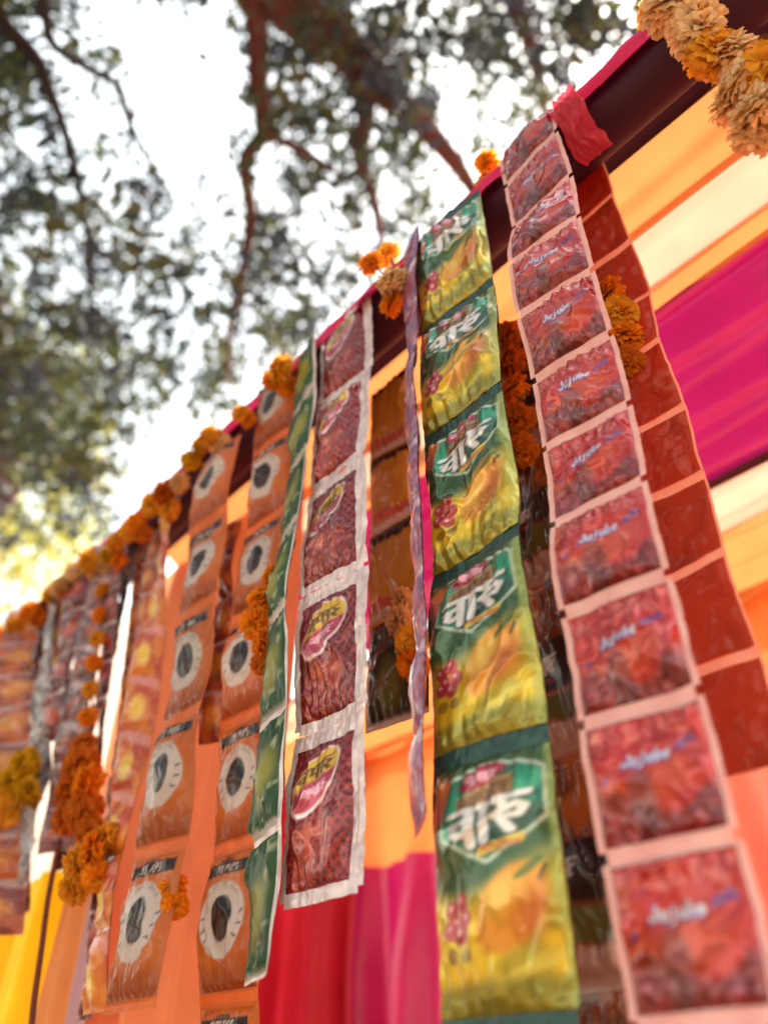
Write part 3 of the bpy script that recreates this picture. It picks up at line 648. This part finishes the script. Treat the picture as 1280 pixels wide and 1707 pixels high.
def P(px, py, Y, r_, k):
    q = at(px, py, Y); return (q[0], q[1], q[2], r_, k)
bunch('pale orange marigolds on the beam above the crimson strip', [P(620, 440, .405, .026, 0), P(655, 470, .40, .030, 3), P(650, 425, .43, .026, 1), P(655, 505, .415, .026, 0)])
bunch('orange marigold on the beam above the narrow green strip', [P(470, 615, .40, .032, 1), P(455, 635, .41, .026, 0), P(485, 650, .43, .026, 0)])
bunch('golden marigolds on the beam beside the top of the left eye strip', [P(350, 728, .40, .030, 1), P(335, 745, .41, .026, 4), P(368, 742, .42, .028, 3)])
bunch('brownish orange marigolds on the beam left of the eye strips', [P(255, 842, .405, .030, 1), P(275, 822, .40, .032, 2), P(300, 805, .41, .028, 3), P(285, 850, .42, .03, 1)])
bunch('pale marigolds on the beam at far left under the yellow tree', [P(150, 935, .40, .034, 1), P(128, 952, .41, .032, 3), P(165, 955, .43, .03, 3)])
bunch('small orange marigold at the far left end of the beam', [P(52, 1018, .41, .036, 0), P(65, 1030, .42, .03, 2)])
bunch('large pale cream marigolds on the beam in the upper right corner', [P(1120, 10, .40, .042, 3), P(1160, 40, .41, .036, 3), P(1095, 20, .43, .03, 1), P(1150, -25, .42, .04, 3)])
bunch('pale tan marigold garland hanging in the upper right corner over the tan pouch', [P(1165, 62, .40, .034, 3), P(1190, 95, .41, .034, 1), P(1222, 100, .42, .036, 3), P(1250, 135, .42, .036, 3), P(1232, 172, .43, .034, 3), P(1272, 185, .42, .036, 3), P(1285, 120, .42, .036, 1), P(1262, 222, .43, .03, 3)], 'marigolds tied to the beam', 'marigold_garland')
bunch('orange marigold peeking out between the green and red strips at the beam', [P(812, 272, .43, .022, 0), P(815, 305, .44, .024, 0), P(818, 335, .45, .02, 2)])
MB = 'marigolds tied to the beam'
for lab, sp in [
  ('small golden marigolds between the two eye strips at the beam', [(402, 690, .405, .022, 1), (415, 700, .41, .02, 0)]),
  ('single yellow marigold just left of the left eye strip top', [(318, 768, .405, .026, 4)]),
  ('little orange marigolds left of the brownish bunch on the beam', [(228, 872, .405, .028, 0), (215, 888, .41, .026, 1), (240, 890, .42, .024, 2)]),
  ('yellow orange marigolds on the beam above the white curtain', [(196, 905, .405, .03, 1), (182, 925, .41, .028, 4), (200, 935, .42, .024, 0)]),
  ('faded marigolds on the beam above the maroon strip', [(104, 978, .405, .034, 3), (88, 990, .41, .03, 1), (112, 1000, .42, .028, 2)]),
  ('tiny orange marigolds on the beam above the rust strip', [(26, 1042, .405, .034, 1), (8, 1058, .41, .034, 0)]),
  ('yellow marigolds hanging just under the beam at far left', [(70, 1040, .44, .026, 1), (62, 1075, .45, .026, 0), (58, 1115, .45, .028, 4)]),
  ('orange marigolds tucked behind the grey strip at far left', [(40, 1120, .45, .03, 0), (34, 1165, .45, .03, 1), (30, 1210, .45, .03, 0)])]:
    bunch(lab, [P(*q) for q in sp], MB)
HG = 'marigold garlands hanging below the beam'
bunch('orange marigold garland behind the upper right of the red strip', [P(1015, 490, .50, .026, 0), P(1030, 525, .505, .028, 1), P(1040, 565, .505, .026, 0), P(1045, 605, .505, .024, 2)], HG, 'marigold_garland')
bunch('deep orange marigold garland in the gap between the green and red strips', [P(848, 560, .50, .026, 2), P(852, 605, .50, .028, 2), P(858, 650, .50, .026, 0), P(862, 700, .505, .028, 2), P(868, 750, .50, .026, 2)], HG, 'marigold_garland')
bunch('orange marigold garland hanging in front of the eye strip nearest the green edge', [P(455, 960, .42, .020, 0), P(440, 1000, .42, .028, 0), P(430, 1040, .415, .030, 0), P(445, 1075, .42, .028, 0), P(440, 1105, .42, .02, 2)], HG, 'marigold_garland')
bunch('pale and orange marigolds below the amber strip', [P(668, 1035, .515, .026, 3), P(688, 1070, .51, .026, 1), P(690, 1105, .515, .026, 0), P(672, 1000, .52, .022, 3)], HG, 'marigold_garland')
bunch('orange marigold at the lower end of the left eye strip', [P(288, 1480, .43, .022, 0), P(292, 1510, .43, .02, 0)], HG, 'marigold_garland')
bunch('golden marigold garland with pink ribbons at lower left', [P(135, 1440, .42, .034, 1), P(160, 1415, .42, .032, 0), P(125, 1480, .43, .030, 1), P(165, 1460, .43, .028, 0), P(180, 1395, .43, .026, 1)], HG, 'marigold_garland')
bunch('long rusty marigold garland ending in a big bunch at far left', [P(178, 945, .43, .026, 3), P(172, 985, .43, .022, 1), P(168, 1025, .43, .022, 0), P(163, 1065, .43, .022, 1), P(158, 1105, .435, .022, 0), P(152, 1150, .435, .022, 1), P(148, 1195, .435, .024, 0), P(142, 1240, .44, .028, 2),
       P(135, 1275, .43, .042, 2), P(150, 1310, .43, .042, 0), P(120, 1320, .44, .042, 2), P(140, 1350, .43, .040, 2), P(112, 1365, .44, .036, 2), P(150, 1385, .44, .03, 2)], HG, 'marigold_garland')
bunch('yellow marigolds low on the left edge strip', [P(42, 1275, .42, .040, 4), P(20, 1305, .42, .040, 4), P(50, 1320, .43, .036, 4), P(15, 1350, .43, .04, 1)], HG, 'marigold_garland')
cd_ = empty('rope', at(50, 1707, .45), 'brown rope hanging in front of the yellow curtain at lower left', 'rope')
V, F = tube(smooth_path([at(100, 1400, .46), at(82, 1490, .455), at(70, 1580, .45), at(55, 1690, .45), at(48, 1800, .45)], 8), .004, 8); mesh('strand', V, F, M['cord'], cd_)
V, F = tube(smooth_path([at(48, 1795, .45)+np.array([0, 0, .012]), at(48, 1800, .45), at(47, 1812, .45)], 4), [.006, .0065, .0075, .008, .0085, .009, .0085, .007, .004], 8); mesh('knot', V, F, M['cord'], cd_)

# ------------------------------------------------------------------ trees
DENS = np.array([  # rough cover of foliage, rows 100 px of the picture from -300, columns 100 px from -300
 [.6]*16, [.6]*16, [.7, .7, .7, .6, .3, .3, .5, .9, .9, .8, .7, .8, .8, .7, .7, .7],
 [.7, .7, .6, .55, .12, .05, .10, .8, .95, .9, .6, .7, .75, .6, .6, .6],
 [.7, .7, .6, .45, .12, .03, .03, .75, .7, .8, .6, .7, .55, .4, .6, .6],
 [.7, .7, .6, .45, .30, .15, .10, .65, .55, .65, .55, .6, .45, .5, .6, .6],
 [.7, .7, .7, .55, .42, .35, .35, .6, .4, .6, .6, .55, .5, .5, .6, .6],
 [.8, .8, .8, .65, .55, .5, .55, .6, .5, .4, .7, .5, .5, .5, .5, .5],
 [.8, .8, .8, .65, .7, .6, .65, .7, .6, .6, .5, .5, .5, .5, .5, .5],
 [.8, .8, .8, .7, .75, .5, .7, .65, .5, .5, .5, .5, .5, .5, .5, .5],
 [.7, .7, .8, .8, .7, .35, .2, .4, .4, .4, .4, .4, .4, .4, .4, .4],
 [.6, .6, .6, .5, .4, .15, .1, .3, .3, .3, .3, .3, .3, .3, .3, .3]])
DENS = np.where(DENS > .27, np.minimum(1, DENS+.16), DENS*1.2)
def leaves(centers, per, spread, size, palette, g):
    n = len(centers)*per
    c = np.repeat(centers, per, 0)+g.normal(0, 1, (n, 3))*spread*np.array([1, 1, .8])
    ax = g.normal(0, 1, (n, 3)); ax[:, 2] -= .5; ax /= np.linalg.norm(ax, axis=1)[:, None]
    rf = g.normal(0, 1, (n, 3)); sd2 = np.cross(ax, rf); sd2 /= np.linalg.norm(sd2, axis=1)[:, None]; nr = np.cross(ax, sd2)
    L = size*(.6+.8*g.random((n, 1))); W_ = L*(.42+.1*g.random((n, 1)))
    v = np.stack([c-ax*L*.5, c+sd2*W_*.5+nr*L*.06, c+ax*L*.5, c-sd2*W_*.5+nr*L*.06], 1).reshape(-1, 3)
    i = np.arange(n)*4
    F = np.stack([np.stack([i, i+1, i+2], 1), np.stack([i, i+2, i+3], 1)], 1).reshape(-1, 3)
    pc = palette[g.integers(0, len(palette), len(centers))]
    cc = np.repeat(np.repeat(pc, per, 0)*(.75+.5*g.random((n, 1))), 4, 0)
    return v, F, cc
def big_tree():
    g = np.random.default_rng(21)
    base = np.array([-6.2, -3.4, 0.]); e = empty('broadleaf_tree', base, 'large spreading tree with reddish limbs and loose dark foliage above the stall', 'tree')
    fork = np.array([-4.6, -1.9, 4.3])
    V, F = tube(smooth_path([base-[0, 0, .3], base+[.1, .1, 1.2], base+[.7, .6, 2.8], fork], 8), np.linspace(.42, .27, 25), 16); mesh('trunk', V, F, M['bark'], e)
    def limb(pts, r0, r1, mat='bark', nm='limb'):
        q = smooth_path(pts, 8); V, F = tube(q, np.linspace(r0, r1, len(q)), 10); mesh(nm, V, F, M[mat], e)
    limb([fork, far(120, -420, 5.0), far(340, -130, 5.0), far(470, -5, 5.0), far(570, 75, 5.1), far(640, 150, 5.2), far(720, 225, 5.3), far(790, 320, 5.4), far(830, 430, 5.5)], .22, .015)
    limb([far(600, 105, 5.2), far(610, 190, 5.25), far(600, 260, 5.3), far(625, 340, 5.3), far(640, 430, 5.4)], .075, .02, nm='branch')
    limb([far(400, -50, 4.9), far(428, 40, 4.9), far(430, 130, 4.9), far(438, 220, 4.95), far(408, 270, 5.0), far(418, 360, 5.05), far(405, 450, 5.1), far(385, 540, 5.1), far(378, 640, 5.2)], .062, .018, nm='branch')
    limb([far(438, 220, 4.95), far(500, 250, 5.0), far(560, 290, 5.1), far(600, 350, 5.2)], .03, .012, nm='branch')
    limb([far(340, -130, 5.0), far(600, -90, 5.5), far(800, -60, 5.8), far(880, 60, 6.0), far(910, 200, 6.2), far(920, 300, 6.3)], .10, .02)
    limb([far(-40, -30, 4.6), far(10, 40, 4.6), far(60, 95, 4.6), far(80, 140, 4.6), far(120, 260, 4.7), far(150, 420, 4.8), far(150, 600, 4.9)], .040, .014, 'twig', 'branch')
    limb([far(70, -60, 4.4), far(78, 30, 4.4), far(90, 75, 4.4), far(150, 115, 4.4), far(198, 145, 4.4), far(215, 200, 4.4), far(250, 270, 4.5), far(285, 320, 4.5)], .026, .010, 'twig', 'branch')
    limb([far(272, 295, 4.5), far(255, 350, 4.5), far(240, 400, 4.6), far(225, 480, 4.7)], .014, .006, 'twig', 'branch')
    limb([far(150, -260, 4.8), far(70, -60, 4.4)], .04, .017, 'twig', 'branch'); limb([far(250, -180, 4.8), far(100, -170, 4.7), far(-40, -30, 4.6)], .06, .028, 'twig', 'branch')
    # many fine twigs
    for k in range(46):
        px, py = g.uniform(-50, 900), g.uniform(-50, 700); 
        if py > 1000-.93*px: continue
        if DENS[int((py+300)//100), int((px+300)//100)] < .3: continue
        d0 = g.uniform(4.8, 6.2); a = g.uniform(.3, 2.6); pts = []
        for j in range(5): pts.append(far(px+math.cos(a)*j*34+g.normal(0, 8), py+math.sin(a)*j*34+g.normal(0, 8), d0+.05*j))
        limb(pts, .013, .004, 'twig', 'twig')
    cs = []; cz = []
    for iy in range(DENS.shape[0]):
        for ix in range(DENS.shape[1]):
            dn = DENS[iy, ix]; k = g.poisson(dn**1.5*17.5)
            for _ in range(k):
                px = -300+100*(ix+g.random()); py = -300+100*(iy+g.random())
                if py > 1040-.93*px: continue
                cs.append(far(px, py, g.uniform(4.4, 8.0)))
    cs = np.array(cs)
    pal = np.array([S(84, 98, 74), S(70, 82, 84), S(106, 116, 66), S(86, 94, 112), S(112, 114, 76), S(74, 80, 96)])*.62  # blue-grey tones put haze into the leaf colours
    V, F, Cc = leaves(cs, 26, .075, .085, pal, g)
    # unseen extra crown added over and behind the camera to dim the sky light
    n = 420; az_ = g.uniform(R(150), R(345), n); el_ = np.arcsin(g.uniform(math.sin(R(22)), 1, n)); dd = g.uniform(5.2, 8.5, n)
    cb = CAM+np.stack([np.cos(az_)*np.cos(el_), np.sin(az_)*np.cos(el_), np.sin(el_)], 1)*dd[:, None]
    vis = (cb-CAM)@FW; px_ = 640+FPX*((cb-CAM)@RT)/np.maximum(vis, .01); py_ = 853.5-FPX*((cb-CAM)@UP)/np.maximum(vis, .01)
    cb = cb[~((vis > 0) & (px_ > -250) & (px_ < 1500) & (py_ > -250))]
    V2, F2, C2 = leaves(cb, 42, .30, .20, pal, g)
    V = np.concatenate([V, V2]); F = np.concatenate([F, F2+len(Cc)]); Cc = np.concatenate([Cc, C2])
    for k in range(9):
        q = cb[g.integers(0, len(cb))]; limb([fork, (fork+q)/2+g.normal(0, .3, 3), q], .11, .02)
    o = mesh('crown', V, F, M['leaf'], e, cols=Cc, smooth=False); o['kind'] = 'stuff'
big_tree()
def far_tree(label, pxs, dist, seed, pal, spread, nC, trunk):
    g = np.random.default_rng(seed); c0 = far(*pxs, dist); base = np.array([c0[0]+trunk, c0[1], 0])
    e = empty('broadleaf_tree', base, label, 'tree')
    V, F = tube(smooth_path([base-[0, 0, .3], base+[.1, 0, c0[2]*.4], base+[-.1, .1, c0[2]*.8], c0+[0, 0, spread*.6]], 8), np.linspace(.28, .05, 25), 12); mesh('trunk', V, F, M['bark'], e)
    for k in range(7):
        q = c0+g.normal(0, spread*.55, 3); st = base+np.array([0, 0, c0[2]*g.uniform(.5, .85)])
        V, F = tube(smooth_path([st, (st+q)/2+g.normal(0, .15, 3)+[0, 0, .2], q], 6), np.linspace(.09, .02, 13), 8); mesh('limb', V, F, M['bark'], e)
    cs = c0+g.normal(0, 1, (nC, 3))*spread*np.array([.62, .62, .55])
    V, F, Cc = leaves(cs, 30, .22, .15, pal, g); o = mesh('crown', V, F, M['leaf'], e, cols=Cc, smooth=False); o['kind'] = 'stuff'
far_tree('sunlit yellow green tree low at the left edge', (-40, 860), 12.0, 5, np.array([S(190, 186, 80), S(206, 200, 100), S(150, 156, 64)]), 1.35, 150, -.4)
far_tree('olive green tree behind the branches at left', (60, 640), 10.5, 9, np.array([S(92, 98, 48), S(120, 120, 60), S(74, 80, 46)]), 1.0, 70, -.3)
